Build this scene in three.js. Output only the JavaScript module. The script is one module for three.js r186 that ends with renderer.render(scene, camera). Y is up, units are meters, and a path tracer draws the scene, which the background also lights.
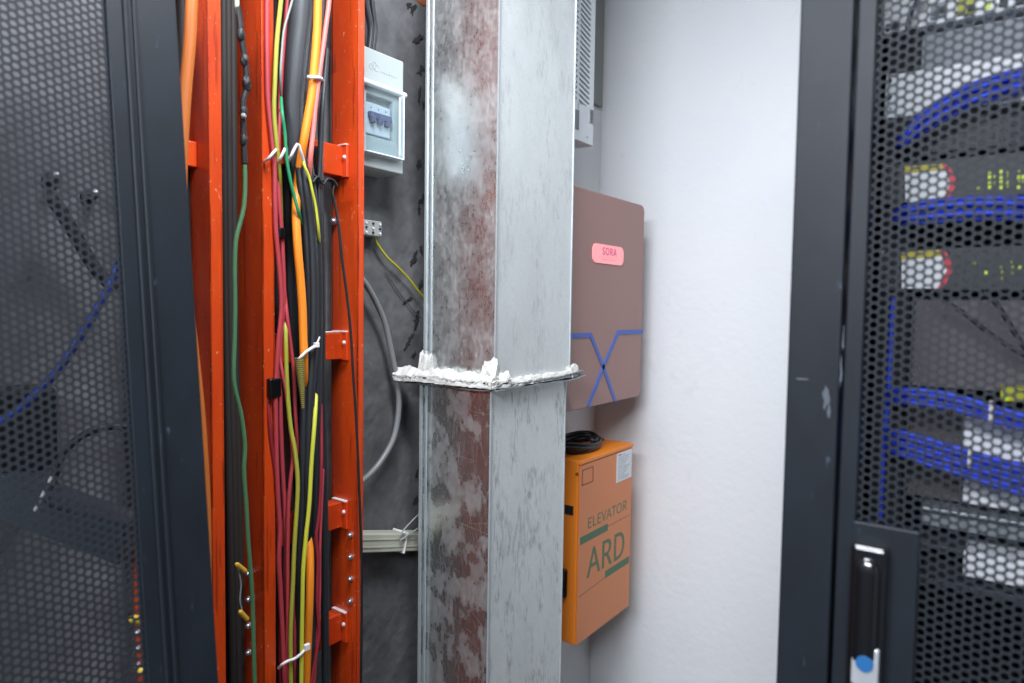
import * as THREE from 'three';
import { RoundedBoxGeometry } from 'three/addons/geometries/RoundedBoxGeometry.js';
import { mergeGeometries } from 'three/addons/utils/BufferGeometryUtils.js';
import { RectAreaLightUniformsLib } from 'three/addons/lights/RectAreaLightUniformsLib.js';

// ---------------------------------------------------------------- camera, lamps, exposure
const scene = new THREE.Scene();
const FOCAL = 677, PITCH = -0.0532, ROLL = 0.01476, YAW = 0.6341;
const EYE = new THREE.Vector3(0, 1.6, 0);
const camera = new THREE.PerspectiveCamera(2 * Math.atan(341.5 / FOCAL) * 180 / Math.PI, 1024 / 683, 0.02, 30);
const FWD = new THREE.Vector3(Math.cos(YAW) * Math.cos(PITCH), Math.sin(PITCH), -Math.sin(YAW) * Math.cos(PITCH));
camera.position.copy(EYE);
camera.lookAt(EYE.clone().add(FWD));
camera.rotateZ(ROLL);
camera.updateMatrixWorld(true);
camera.focus = 1.2;
camera.userData.fStop = 4.0;
const renderer = new THREE.WebGLRenderer({ antialias: true });
renderer.toneMapping = THREE.LinearToneMapping;
renderer.toneMappingExposure = 1.0;
renderer.shadowMap.enabled = true;
scene.background = new THREE.Color(0x000000);
RectAreaLightUniformsLib.init();
const LAMPS = [            // x, y, z, side x, side z, intensity, tilt towards the right wall
  [0.50, 2.6, -0.30, 0.25, 0.6, 60, 0],
  [-1.10, 2.42, -0.06, 0.3, 1.2, 66, 0.65],
];
const CEIL = 2.6;
const LAMP_COLOR = 0xf1f6ff;

// ---------------------------------------------------------------- helpers
const RGT = new THREE.Vector3().setFromMatrixColumn(camera.matrixWorld, 0);
const UPV = new THREE.Vector3().setFromMatrixColumn(camera.matrixWorld, 1);
function P(u, v, axis, c) {           // the point where the sight line of a photo pixel meets the plane axis = c
  const d = FWD.clone().addScaledVector(RGT, (u - 512) / FOCAL).addScaledVector(UPV, -(v - 341.5) / FOCAL);
  return EYE.clone().addScaledVector(d, (c - EYE[axis]) / d[axis]);
}
function rng(seed) { let s = seed >>> 0; return () => { s = (s + 0x6D2B79F5) | 0; let t = Math.imul(s ^ (s >>> 15), 1 | s); t = (t + Math.imul(t ^ (t >>> 7), 61 | t)) ^ t; return ((t ^ (t >>> 14)) >>> 0) / 4294967296; }; }
function hash2(x, y, s) { let h = Math.imul(x, 374761393) ^ Math.imul(y, 668265263) ^ Math.imul(s + 17, 2246822519); h = Math.imul(h ^ (h >>> 13), 1274126177); return ((h ^ (h >>> 16)) >>> 0) / 4294967296; }
function vnoise(x, y, s) {
  const xi = Math.floor(x), yi = Math.floor(y), fx = x - xi, fy = y - yi, a = fx * fx * (3 - 2 * fx), b = fy * fy * (3 - 2 * fy);
  const p = hash2(xi, yi, s), q = hash2(xi + 1, yi, s), r = hash2(xi, yi + 1, s), t = hash2(xi + 1, yi + 1, s);
  return (p + (q - p) * a) * (1 - b) + (r + (t - r) * a) * b;
}
function fbm(x, y, s, o = 4) { let v = 0, a = 0.5, n = 0; for (let i = 0; i < o; i++) { v += a * vnoise(x, y, s + i * 31); n += a; x *= 2.03; y *= 2.03; a *= 0.55; } return v / n; }
const sstep = (a, b, x) => { const t = Math.min(1, Math.max(0, (x - a) / (b - a))); return t * t * (3 - 2 * t); };
const used = {};
function numbered(n) { used[n] = (used[n] || 0) + 1; return used[n] === 1 ? n : n + '_' + String(used[n] - 1).padStart(3, '0'); }
function tag(o, label, category, group) { o.userData.label = label; o.userData.category = category; if (group) o.userData.group = group; return o; }
function shade(o) { o.traverse(m => { if (m.isMesh) { m.castShadow = true; m.receiveShadow = true; } }); return o; }
function thing(name, label, category, pos, group) {
  const g = new THREE.Group(); g.name = numbered(name); g.position.set(...pos); scene.add(g); return tag(g, label, category, group);
}
function part(name, geo, mat, parent, pos) { const m = new THREE.Mesh(geo, mat); m.name = name; if (pos) m.position.set(...pos); parent.add(m); return m; }
// a single-mesh thing whose geometry is given in world coordinates; it is moved to its own base
function solo(name, geo, mat, label, category, group) {
  const m = new THREE.Mesh(geo, mat); m.name = numbered(name); rebase(m); scene.add(m); return tag(m, label, category, group);
}
function rebase(m) { m.geometry.computeBoundingBox(); const b = m.geometry.boundingBox, c = b.getCenter(new THREE.Vector3()); c.y = b.min.y; m.geometry.translate(-c.x, -c.y, -c.z); m.position.copy(c); }
function struct(name, geo, mat, pos, parent = scene) { const m = new THREE.Mesh(geo, mat); m.name = name; if (pos) m.position.set(...pos); parent.add(m); if (parent === scene) { m.userData.kind = 'structure'; } return m; }
// box from corner to corner, uv in metres
function boxGeo(x0, y0, z0, x1, y1, z1, r = 0) {
  const w = x1 - x0, h = y1 - y0, d = z1 - z0;
  const g = r > 0 ? new RoundedBoxGeometry(w, h, d, 2, Math.min(r, w / 2.01, h / 2.01, d / 2.01)) : new THREE.BoxGeometry(w, h, d);
  g.translate((x0 + x1) / 2, (y0 + y1) / 2, (z0 + z1) / 2);
  return uvMetres(g);
}
function uvMetres(g) {                 // lays uv out in metres from each face's own plane
  const p = g.attributes.position, n = g.attributes.normal, uv = new Float32Array(p.count * 2);
  for (let i = 0; i < p.count; i++) {
    const ax = Math.abs(n.getX(i)), ay = Math.abs(n.getY(i)), az = Math.abs(n.getZ(i));
    if (ax >= ay && ax >= az) { uv[2 * i] = -p.getZ(i); uv[2 * i + 1] = p.getY(i); }
    else if (ay >= az) { uv[2 * i] = p.getX(i); uv[2 * i + 1] = p.getZ(i); }
    else { uv[2 * i] = p.getX(i); uv[2 * i + 1] = p.getY(i); }
  }
  g.setAttribute('uv', new THREE.BufferAttribute(uv, 2)); return g;
}
function merge(list) { return mergeGeometries(list.map(g => { const h = g.index ? g.toNonIndexed() : g; for (const k of Object.keys(h.attributes)) if (!['position', 'normal', 'uv'].includes(k)) h.deleteAttribute(k); return h; })); }
function tubeGeo(pts, r, seg, rs = 8, capped = true) {
  const c = new THREE.CatmullRomCurve3(pts, false, 'centripetal');
  const n = seg || Math.max(8, pts.length * 6);
  const g = new THREE.TubeGeometry(c, n, r, rs, false);
  if (!capped) return g;
  const e = [g];
  for (const t of [0, 1]) { const s = new THREE.SphereGeometry(r, rs, 4); const q = c.getPoint(t); s.translate(q.x, q.y, q.z); e.push(s); }
  return merge(e);
}
function pix(list, z) {               // pixel polyline on planes of constant z; lines that leave the frame run on straight up or down
  const q = list.map(p => P(p[0], p[1], 'z', p[2] === undefined ? z : p[2]));
  if (list[0][1] < 0) for (let k = 0; k < 3; k++) { const a = q[0].clone(); a.y = Math.min(CEIL - 0.02 + k * 0.004, a.y + 0.16); q.unshift(a); }
  if (list[list.length - 1][1] > 690) for (let k = 0; k < 3; k++) { const b = q[q.length - 1].clone(); b.y -= 0.28; q.push(b); }
  return q;
}
function fieldTexture(w, h, fn, srgb) {  // fn(x, y) in pixels -> [r,g,b] in 0..1
  const d = new Uint8Array(w * h * 4);
  for (let y = 0; y < h; y++) for (let x = 0; x < w; x++) { const c = fn(x, y), i = (y * w + x) * 4; d[i] = 255 * Math.min(1, Math.max(0, c[0])); d[i + 1] = 255 * Math.min(1, Math.max(0, c[1])); d[i + 2] = 255 * Math.min(1, Math.max(0, c[2])); d[i + 3] = 255; }
  const t = new THREE.DataTexture(d, w, h); t.magFilter = THREE.LinearFilter; t.minFilter = THREE.LinearFilter; t.wrapS = t.wrapT = THREE.RepeatWrapping;
  if (srgb) t.colorSpace = THREE.SRGBColorSpace; t.needsUpdate = true; return t;
}
function M(hex, rough = 0.6, metal = 0, extra = {}) { return new THREE.MeshStandardMaterial({ color: hex, roughness: rough, metalness: metal, ...extra }); }
function scaled(tex, sx, sy, ox = 0, oy = 0) { tex.repeat.set(1 / sx, 1 / sy); tex.offset.set(ox, oy); return tex; }

// ---------------------------------------------------------------- materials
const concreteField = (x, y) => { const a = fbm(x / 56, y / 56, 3, 5), b = fbm(x / 5, y / 5, 8, 3), c = sstep(0.58, 0.72, fbm(x / 36, y / 80, 15, 4)); return 0.375 + 0.18 * (a - 0.5) + 0.07 * (b - 0.5) + 0.05 * c; };
const matConcrete = M(0xffffff, 0.93, 0, {
  map: scaled(fieldTexture(1024, 1024, (x, y) => { const v = concreteField(x, y); return [v * 0.985, v * 0.99, v]; }, true), 2.7, 2.7),
  bumpMap: scaled(fieldTexture(1024, 1024, (x, y) => { const v = fbm(x / 25, y / 25, 5, 5); return [v, v, v]; }), 2.7, 2.7), bumpScale: 0.008,
});
const matPlaster = M(0xffffff, 0.8, 0, {
  map: scaled(fieldTexture(512, 512, (x, y) => { const v = 0.86 + 0.014 * (fbm(x / 120, y / 120, 21, 4) - 0.5) - 0.02 * sstep(0.78, 0.86, fbm(x / 14, y / 26, 44, 3)); return [v * 0.985, v * 0.993, v]; }, true), 1.4, 1.4),
  bumpMap: scaled(fieldTexture(256, 256, (x, y) => { const v = fbm(x / 10, y / 10, 33, 3); return [v, v, v]; }), 0.4, 0.4), bumpScale: 0.0006,
});
const matFloor = M(0xffffff, 0.5, 0, { map: scaled(fieldTexture(256, 256, (x, y) => { const v = 0.30 + 0.08 * (fbm(x / 30, y / 30, 71, 4) - 0.5); return [v, v, v * 0.98]; }, true), 1.2, 1.2) });
const matFarWall = M(0x83878c, 0.8);
const matCeil = M(0xe2e4e6, 0.9);
const steelTex = scaled(fieldTexture(256, 512, (x, y) => { const v = 0.5 + 0.10 * (fbm(x / 22, y / 40, 51, 4) - 0.5) + 0.5 * sstep(0.80, 0.90, fbm(x / 5, y / 20, 57, 3)); return [v * 0.96, v, v * 1.03]; }, true), 0.30, 0.6);
const matRack = new THREE.MeshPhysicalMaterial({ color: 0x3e444d, map: steelTex, roughness: 0.5, metalness: 0.0, specularIntensity: 0.48 });
const matMesh = new THREE.MeshPhysicalMaterial({ color: 0x22262b, roughness: 0.6, specularIntensity: 0.4 });
const matRackInside = M(0x14161a, 0.8);
const orangeTex = scaled(fieldTexture(256, 1024, (x, y) => {
  const a = fbm(x / 30, y / 80, 61, 4), chip = sstep(0.79, 0.83, fbm(x / 3.2, y / 4.5, 67, 3)), streak = sstep(0.66, 0.8, fbm(x / 6, y / 120, 69, 3));
  let c = [0.80 + 0.10 * (a - 0.5), 0.262 + 0.09 * (a - 0.5), 0.07]; c = c.map((q, i) => q * (1 - 0.22 * streak)); return c.map((q, i) => q + chip * ([0.84, 0.70, 0.64][i] - q) * 0.75);
}, true), 0.25, 1.0);
const matOrange = new THREE.MeshPhysicalMaterial({ color: 0xffffff, map: orangeTex, roughness: 0.38, clearcoat: 0.25, clearcoatRoughness: 0.3 });
const matBolt = M(0xb9bcc2, 0.35, 0.85);
const matScuff = M(0xd8c9c4, 0.8);
const matBlack = M(0x17181a, 0.55);
const matBlackCable = M(0x24272b, 0.5);
const matBlackGloss = M(0x0c0d0f, 0.3);
const matWhitePlastic = M(0xdfe3e4, 0.45);
const matBlue = M(0x3050e2, 0.5);
const matBlueDim = M(0x2842c4, 0.5);

// ---------------------------------------------------------------- room
const ZW = -1.0, XW = 1.786, XL = -1.3, ZN = 1.7;
struct('floor', boxGeo(XL - 0.12, -0.12, ZW - 0.12, XW + 0.12, 0, ZN + 0.12), matFloor);
struct('ceiling', boxGeo(XL - 0.12, CEIL, ZW - 0.12, XW + 0.12, CEIL + 0.12, ZN + 0.12), matCeil);
const wallBack = struct('wall_back', boxGeo(XL - 0.12, 0, ZW - 0.12, XW + 0.12, CEIL, ZW), matConcrete);
part('painted_plaster', boxGeo(1.16, 0, ZW, XW, CEIL, ZW + 0.003), matPlaster, wallBack);
struct('wall_right', boxGeo(XW, 0, ZW, XW + 0.12, CEIL, ZN), matPlaster);
struct('wall_left', boxGeo(XL - 0.12, 0, ZW, XL, CEIL, ZN), matFarWall);
struct('wall_front', boxGeo(XL - 0.12, 0, ZN, XW + 0.12, CEIL, ZN + 0.12), matFarWall);
// dark flakes coloured like the shade in the render cracks beside the duct
{
  const r = rng(5), dark = M(0x2a2a2b, 0.95), shards = [[417, 40], [421, 70], [419, 95], [423, 105], [418, 165], [422, 200], [419, 210], [415, 255], [421, 250], [412, 262], [420, 285], [407, 345], [414, 355], [410, 338], [418, 470], [416, 500], [419, 610], [413, 8], [409, 5], [407, 300], [416, 320]];
  for (const [u, v] of shards) {
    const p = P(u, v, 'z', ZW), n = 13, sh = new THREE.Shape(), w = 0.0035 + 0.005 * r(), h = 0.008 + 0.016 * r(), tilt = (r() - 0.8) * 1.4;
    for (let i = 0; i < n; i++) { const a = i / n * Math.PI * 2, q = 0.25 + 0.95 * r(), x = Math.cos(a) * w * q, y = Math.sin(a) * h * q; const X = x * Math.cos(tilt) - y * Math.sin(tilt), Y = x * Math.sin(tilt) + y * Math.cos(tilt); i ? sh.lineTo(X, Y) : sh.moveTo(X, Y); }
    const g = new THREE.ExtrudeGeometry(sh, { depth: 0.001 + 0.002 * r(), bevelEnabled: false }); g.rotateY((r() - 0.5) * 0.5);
    part('crack_shade', g, dark, wallBack, [p.x, p.y, ZW]);
  }
  { const p = P(421, -4, 'z', ZW), g = new THREE.IcosahedronGeometry(0.022, 2), q = g.attributes.position; for (let i = 0; i < q.count; i++) { const k = 0.7 + 0.6 * fbm(q.getX(i) * 90 + 3, q.getY(i) * 90, 12, 3); q.setXYZ(i, q.getX(i) * k * 1.1, q.getY(i) * k * 0.8, q.getZ(i) * k * 0.25); } g.computeVertexNormals(); part('exposed_brick', g, M(0xb0683c, 0.9), wallBack, [p.x, p.y, ZW]); }
}
// ceiling light panels (above the frame)
for (const [x, ly, z, sx, sz, I, tilt] of LAMPS) {
  const t = thing('ceiling_light', x > 0 ? 'white ceiling light panel over the aisle in front of the cable ladders' : 'long white batten light tilted down from the top of the left wall', 'ceiling light', [x, ly, z]); t.rotation.z = tilt;
  part('frame', merge([boxGeo(-sx / 2 - 0.02, -0.03, -sz / 2 - 0.02, sx / 2 + 0.02, 0, -sz / 2), boxGeo(-sx / 2 - 0.02, -0.03, sz / 2, sx / 2 + 0.02, 0, sz / 2 + 0.02), boxGeo(-sx / 2 - 0.02, -0.03, -sz / 2, -sx / 2, 0, sz / 2), boxGeo(sx / 2, -0.03, -sz / 2, sx / 2 + 0.02, 0, sz / 2)]), matWhitePlastic, t);
  part('diffuser', boxGeo(-sx / 2, -0.02, -sz / 2, sx / 2, -0.004, sz / 2), new THREE.MeshStandardMaterial({ color: 0xffffff, emissive: LAMP_COLOR, emissiveIntensity: 1.5, roughness: 0.6 }), t);
  const l = new THREE.RectAreaLight(LAMP_COLOR, I, sx, sz); l.name = 'panel_light'; l.position.set(0, -0.032, 0); l.rotation.x = -Math.PI / 2; t.add(l);
}

// ---------------------------------------------------------------- galvanised duct
const DX = 0.969, DZ = -0.75, DB = -0.925, FY = 1.452;
{
  const scr = rng(91);
  const W = 256, H = 2048, lines = new Float32Array(W * H);
  const scratch = (n, lmax, amp, slope) => { for (let k = 0; k < n; k++) { let x = scr() * W, y = scr() * H; const a = (scr() - 0.5) * slope + Math.PI / 2 * (scr() < 0.75 ? 1 : 0.2), L = 4 + scr() * lmax, q = amp * (0.3 + scr()); for (let i = 0; i < L; i++) { const xi = Math.round(x), yi = Math.round(y); if (xi >= 0 && xi < W && yi >= 0 && yi < H) lines[yi * W + xi] += q; x += Math.cos(a); y += Math.sin(a); } } };
  scratch(900, 60, 0.5, 1.2); scratch(200, 160, 0.6, 0.8);
  // dust film on the bright face: high = dull chalky film, low = clean metal.  v runs 0.75 m .. 2.25 m
  const film = (x, y) => {
    const h = y / H, wx = x / W, big = fbm(x / 38, y / 60, 101, 5), fine = fbm(x / 9, y / 20, 111, 4);
    const lower = h < 0.465;
    const soft = fbm(x / 8, y / 11, 117, 4), streak = fbm(x / 2.5, y / 60, 119, 3);
    let d = lower ? 0.07 + 0.22 * sstep(0.43, 0.61, big + 0.22 * (fine - 0.5)) * (0.6 + 0.8 * (soft - 0.3)) + 0.10 * (streak - 0.5) : 0.09 + 0.28 * sstep(0.25, 0.85, 0.55 * big + 0.45 * soft) + 0.12 * (streak - 0.5);
    d += lines[y * W + x] * 0.22;
    return Math.min(1, Math.max(0, d));
  };
  const cache = new Float32Array(W * H); for (let y = 0; y < H; y++) for (let x = 0; x < W; x++) cache[y * W + x] = film(x, y);
  const filmAt = (x, y) => cache[y * W + x];
  const sc = t => scaled(t, 0.20, 1.5, 0, -0.5);
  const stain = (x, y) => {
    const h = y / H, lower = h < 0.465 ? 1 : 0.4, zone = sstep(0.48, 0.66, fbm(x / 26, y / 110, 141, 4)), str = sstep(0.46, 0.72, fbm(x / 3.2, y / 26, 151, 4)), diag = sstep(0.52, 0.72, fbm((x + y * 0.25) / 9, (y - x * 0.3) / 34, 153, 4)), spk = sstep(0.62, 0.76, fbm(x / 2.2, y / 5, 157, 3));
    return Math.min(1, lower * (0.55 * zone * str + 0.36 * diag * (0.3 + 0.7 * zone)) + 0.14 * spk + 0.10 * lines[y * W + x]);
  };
  // one galvanised steel: bare metal where the bloom is thin, white zinc bloom where it is thick, dark rubbed smudges on top
  const galvanised = (bloom, smudge, place) => new THREE.MeshStandardMaterial({
    color: 0xffffff, roughness: 1, metalness: 1,
    map: place(fieldTexture(W, H, (x, y) => { const d = bloom(x, y), m = smudge(x, y), v = (0.82 + 0.06 * (fbm(x / 16, y / 16, 131, 3) - 0.5)) * (1 - d) + 0.93 * d - 0.23 * m; return [v * 0.978, v * 0.998, v * 0.99]; }, true)),
    roughnessMap: place(fieldTexture(W, H, (x, y) => [0, 0.24 + 0.30 * bloom(x, y), 0])),
    metalnessMap: place(fieldTexture(W, H, (x, y) => [0, 0, 1 - 0.70 * bloom(x, y)])),
  });
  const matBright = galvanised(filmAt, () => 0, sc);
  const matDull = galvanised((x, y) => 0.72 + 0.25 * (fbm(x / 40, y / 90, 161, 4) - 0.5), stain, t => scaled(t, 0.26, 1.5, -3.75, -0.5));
  const matEdge = M(0xc3cccf, 0.4, 0.6);
  const t = thing('cable_duct', 'tall galvanised sheet metal duct with a flanged joint smeared with white sealant', 'metal duct', [DX, 0, DZ]);
  const sect = (name, x0, x1, z0, z1, y0, y1, xs, zs) => {   // an open-ended rectangular sheet tube, four faces with uv in world metres
    const g = part(name, new THREE.BufferGeometry(), matDull, t);
    const face = (a, b, c, d, u) => { const q = new THREE.BufferGeometry(); const v = [a, b, c, a, c, d]; q.setAttribute('position', new THREE.Float32BufferAttribute(v.flatMap(p => [p[0] - DX, p[1], p[2] - DZ]), 3)); q.setAttribute('uv', new THREE.Float32BufferAttribute(v.flatMap(p => [u(p), p[1]]), 2)); q.computeVertexNormals(); return q; };
    const uz = p => -p[2] - 0.73, ux = p => p[0];
    g.geometry = merge([face([x0, y0, z1], [x1, y0, z1], [x1 + xs, y1, z1], [x0 + xs * 0.5, y1, z1], ux), face([x1, y0, z1], [x1, y0, z0], [x1 + xs, y1, z0], [x1 + xs, y1, z1], uz), face([x1, y0, z0], [x0, y0, z0], [x0, y1, z0], [x1, y1, z0], ux)]);
    const sd = part('side_sheet', face([x0, y0, z0], [x0, y0, z1], [x0 + xs * 0.5, y1, z1], [x0 + xs * 0.5, y1, z0], uz), matBright, g);
    sd.material = matBright;
    // folded seams at the corners
    part('corner_seam', merge([boxGeo(x0 - DX - 0.0025, y0, z1 - DZ - 0.001, x0 - DX + 0.002, y1, z1 - DZ + 0.0022)]), matEdge, g);
    part('lock_seam', merge([boxGeo(x0 - DX - 0.004, y0, z0 - DZ, x0 - DX, y1, z0 - DZ + 0.005), boxGeo(x0 - DX - 0.003, y0, z0 - DZ + 0.014, x0 - DX, y1, z0 - DZ + 0.018)]), matEdge, g);
    part('rear_seam', boxGeo(x1 + xs * 0.5 - DX - 0.001, y0, z1 - DZ - 0.004, x1 + xs * 0.5 - DX + 0.002, y1, z1 - DZ + 0.0015), matEdge, g);
    return g;
  };
  sect('upper_section', 0.969, 1.229, DB, DZ, FY, CEIL, -0.006, 0);
  sect('lower_section', 0.961, 1.209, DB - 0.002, DZ - 0.0015, 0, FY - 0.004, 0.010, 0);
  // bent flange plates
  const plate = (y, grow, amp, seed) => {
    const x0 = 0.955 - grow, x1 = 1.262 + grow * 2, z0 = -0.966, z1 = -0.734 + grow, n = 26, m = 18, g = new THREE.BoxGeometry(x1 - x0, 0.0016, z1 - z0, n, 1, m), p = g.attributes.position;
    g.translate((x0 + x1) / 2, y, (z0 + z1) / 2);
    for (let i = 0; i < p.count; i++) { const x = p.getX(i), z = p.getZ(i), e = Math.max(0, x - 1.10) ** 2 * 0.25; p.setY(i, p.getY(i) + amp * (fbm(x * 14, z * 14, seed, 3) - 0.5) + e); }
    g.translate(-DX, 0, -DZ); g.computeVertexNormals(); return uvMetres(g);
  };
  const matPlate = M(0x8f989b, 0.5, 0.5);
  part('flange_plate', plate(FY + 0.003, 0, 0.006, 3), matPlate, t);
  part('flange_plate', plate(FY - 0.006, 0.003, 0.012, 8), matPlate, t);
  // sealant: a lumpy bead around the joint, thick along the bright face
  const bead = (a, b, w0, w1, seed, h) => {            // a trowelled strip of putty from a to b
    const A = new THREE.Vector3(...a), D = new THREE.Vector3(...b).sub(A), L = D.length(), n = Math.max(8, Math.round(L / 0.005)), g = new THREE.BoxGeometry(1, 1, L, 8, 5, n), p = g.attributes.position, q = new THREE.Vector3();
    g.translate(0, 0, L / 2); const side = new THREE.Vector3(D.z, 0, -D.x).normalize(), dir = D.clone().normalize();
    for (let i = 0; i < p.count; i++) {
      const s = p.getZ(i) / L, x = p.getX(i), y = p.getY(i), t = p.getZ(i), wv = (w0 + (w1 - w0) * s) * (0.75 + 0.7 * fbm(t * 60, x > 0 ? 3 : 9, seed, 3)), hv = h * (0.5 + 0.9 * fbm(t * 90 + 5, x * 3 + 2, seed + 4, 4)) * (1 - 0.5 * x * x * 4 * (y > 0 ? 1 : 0));
      const nz = 0.003 * (fbm(t * 300, x * 9 + y * 7, seed + 9, 3) - 0.5);
      q.copy(A).addScaledVector(dir, t + nz).addScaledVector(side, x * wv + nz).add(new THREE.Vector3(0, (y + 0.5) * hv - 0.008 + nz, 0)); p.setXYZ(i, q.x - DX, q.y, q.z - DZ);
    }
    g.computeVertexNormals(); return g;
  };
  const matSeal = M(0xc4c3bd, 0.85, 0, { bumpMap: scaled(fieldTexture(128, 128, (x, y) => { const v = fbm(x / 8, y / 8, 181, 4); return [v, v, v]; }), 1, 1), bumpScale: 0.002 });
  part('sealant', merge([
    bead([0.957, FY + 0.006, -0.970], [0.957, FY + 0.006, -0.738], 0.030, 0.026, 3, 0.026),
    bead([0.952, FY + 0.006, -0.972], [0.952, FY + 0.006, -0.925], 0.040, 0.034, 5, 0.024),
    bead([0.950, FY + 0.006, -0.752], [0.995, FY + 0.006, -0.739], 0.028, 0.014, 9, 0.030),
    bead([0.985, FY + 0.006, -0.743], [1.235, FY + 0.008, -0.743], 0.016, 0.012, 13, 0.015),
    bead([1.215, FY + 0.006, -0.745], [1.250, FY + 0.010, -0.748], 0.020, 0.012, 19, 0.024),
    bead([0.964, FY + 0.006, -0.930], [0.964, FY + 0.008, -0.902], 0.018, 0.016, 23, 0.060),
    bead([0.964, FY + 0.006, -0.775], [0.968, FY + 0.006, -0.742], 0.018, 0.016, 31, 0.050),
  ]), matSeal, t);
}

// ---------------------------------------------------------------- orange cable ladders
const LF = -0.905, LB = -0.975, TK = 0.003;
function railGeo(y0, y1, flange) {   // C channel: web facing left, flanges to the right; origin at the front web corner
  const d = LF - LB;
  return merge([boxGeo(0, y0, -d, TK, y1, 0, 0.0012), boxGeo(0, y0, -TK, flange, y1, 0, 0.0012), boxGeo(flange - 0.0018, y0, -0.009, flange, y1, 0), boxGeo(0, y0, -d, flange, y1, -d + TK)]);
}
const boltGeo = (() => { const a = new THREE.CylinderGeometry(0.0058, 0.0058, 0.0035, 6), b = new THREE.SphereGeometry(0.0042, 10, 6, 0, Math.PI * 2, 0, Math.PI / 2); b.translate(0, 0.0015, 0); const g = merge([a, b]); g.rotateZ(Math.PI / 2); return g; })();
{
  const RX = [0.437, 0.5147, 0.5975, 0.7815];
  const yAt = (u, v, x) => P(u, v, 'x', x).y;
  // narrow ladder, mostly behind the perforated panel
  const a = thing('cable_ladder', 'narrow orange cable ladder half hidden behind the leaning perforated panel', 'cable ladder', [RX[0], 0, LF]);
  part('rail', railGeo(0.02, CEIL - 0.01, 0.018), matOrange, a, [0, 0, 0]);
  part('rail', railGeo(0.02, CEIL - 0.01, 0.019), matOrange, a, [RX[1] - RX[0], 0, 0]);
  for (const y of [0.4, 0.8, 1.806, 2.4]) part('rung', boxGeo(TK, y - 0.018, -0.052, RX[1] - RX[0], y + 0.018, -0.030, 0.002), matOrange, a);
  for (const v of [618, 632, 648, 664]) { const p = P(140, v, 'x', RX[0]); part('bolt', boltGeo, matBolt, a, [-0.003, p.y, p.z - LF]); }
  const b = thing('cable_ladder', 'wide orange cable ladder carrying the bundle of coloured wires', 'cable ladder', [RX[2], 0, LF]);
  part('rail', railGeo(0.02, CEIL - 0.01, 0.020), matOrange, b);
  part('rail', railGeo(0.02, CEIL - 0.01, 0.013), matOrange, b, [RX[3] - RX[2], 0, 0]);
  const rungs = [[149, 179, 0], [332, 358, 0], [498, 523, 0.004], [607, 634, 0.010]];
  for (const [v0, v1, sl] of rungs) {
    const y1 = yAt(333, v0, RX[3]), y0 = yAt(333, v1, RX[3]), X = RX[3] - RX[2];
    const rg = part('rung', boxGeo(TK, y0, -0.060, X - 0.001, y1, -0.034, 0.002), matOrange, b);
    part('end_tab', merge([boxGeo(X - 0.006, y0 - 0.002, -0.064, X - 0.0005, y1 + 0.002, -0.022, 0.0015)]), matOrange, rg);
    part('scuffed_edge', boxGeo(X - 0.0075, y1 + 0.0005, -0.060, X - 0.0004, y1 + 0.0035, -0.024, 0.001), matScuff, rg);
    part('rivet', new THREE.SphereGeometry(0.004, 8, 6), matScuff, rg, [X - 0.006, (y0 + y1) / 2 + 0.006, -0.028]);
    if (v0 === 332) part('worn_edge', boxGeo(0.01, y1 + 0.0003, -0.059, X - 0.01, y1 + 0.0022, -0.035, 0.001), matScuff, rg);
  }
  part('rung', boxGeo(TK, 0.5, -0.060, RX[3] - RX[2], 0.54, -0.034, 0.002), matOrange, b);
  for (const v of [535, 557, 579, 601]) { const p = P(350.5, v, 'x', RX[3] - 0.002); part('bolt', boltGeo, matBolt, b, [RX[3] - RX[2] - 0.002, p.y, p.z - LF]); }
  { const p = P(329, 222, 'x', RX[3] - 0.002); const q = part('bolt', boltGeo, matBolt, b, [RX[3] - RX[2] - 0.004, p.y, -0.058]); q.scale.setScalar(1.25); }
  for (const v of [573, 599, 625, 652]) { const p = P(250.5, v, 'x', RX[2]); part('bolt', boltGeo, matBolt, b, [-0.003, p.y, p.z - LF]); }
}

// ---------------------------------------------------------------- wires on the ladders
const wire = { yg: M(0xa8a63a, 0.5), red: M(0xb23e46, 0.5), redDeep: M(0x8e2430, 0.5), salmon: M(0xf07a72, 0.5), green: M(0x1e8a5a, 0.5), orange: M(0xf28c1e, 0.5), purple: M(0x4a3b44, 0.55), grey: M(0x868e8a, 0.5), yellow: M(0xc9c93e, 0.45), dim: M(0x47754f, 0.55), conduit: M(0x6c6f70, 0.5), pale: M(0x9fb49a, 0.5) };
function cable(name, pts, z, r, mat, label, cat = 'cable', group, rs = 8) { return solo(name, tubeGeo(pix(pts, z), r, 0, rs), mat, label, cat, group); }
const G1 = 'wires running down the wide ladder', G2 = 'black cables running down the wide ladder';
cable('insulated_wire', [[282, -12], [281, 0], [277, 40], [275, 80], [274, 110], [276, 140], [279, 169, -.90], [280.5, 200, -.915], [282, 250, -.93], [284, 300, -.93], [285.6, 329, -.90], [286.4, 368, -.895], [288, 400, -.895], [291, 430, -.893], [294.5, 448, -.890], [297.7, 480, -.888], [297, 505, -.888], [294.5, 544, -.888], [292.7, 588, -.888], [290.7, 631, -.888], [291, 683, -.888], [291, 700, -.888]], -.895, .0034, wire.yg, 'yellow-green wire running the whole length of the wide ladder beside the red wires', 'wire', G1);
const redLabel = 'red wire of the bundle bound with black tape on the wide ladder';
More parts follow.
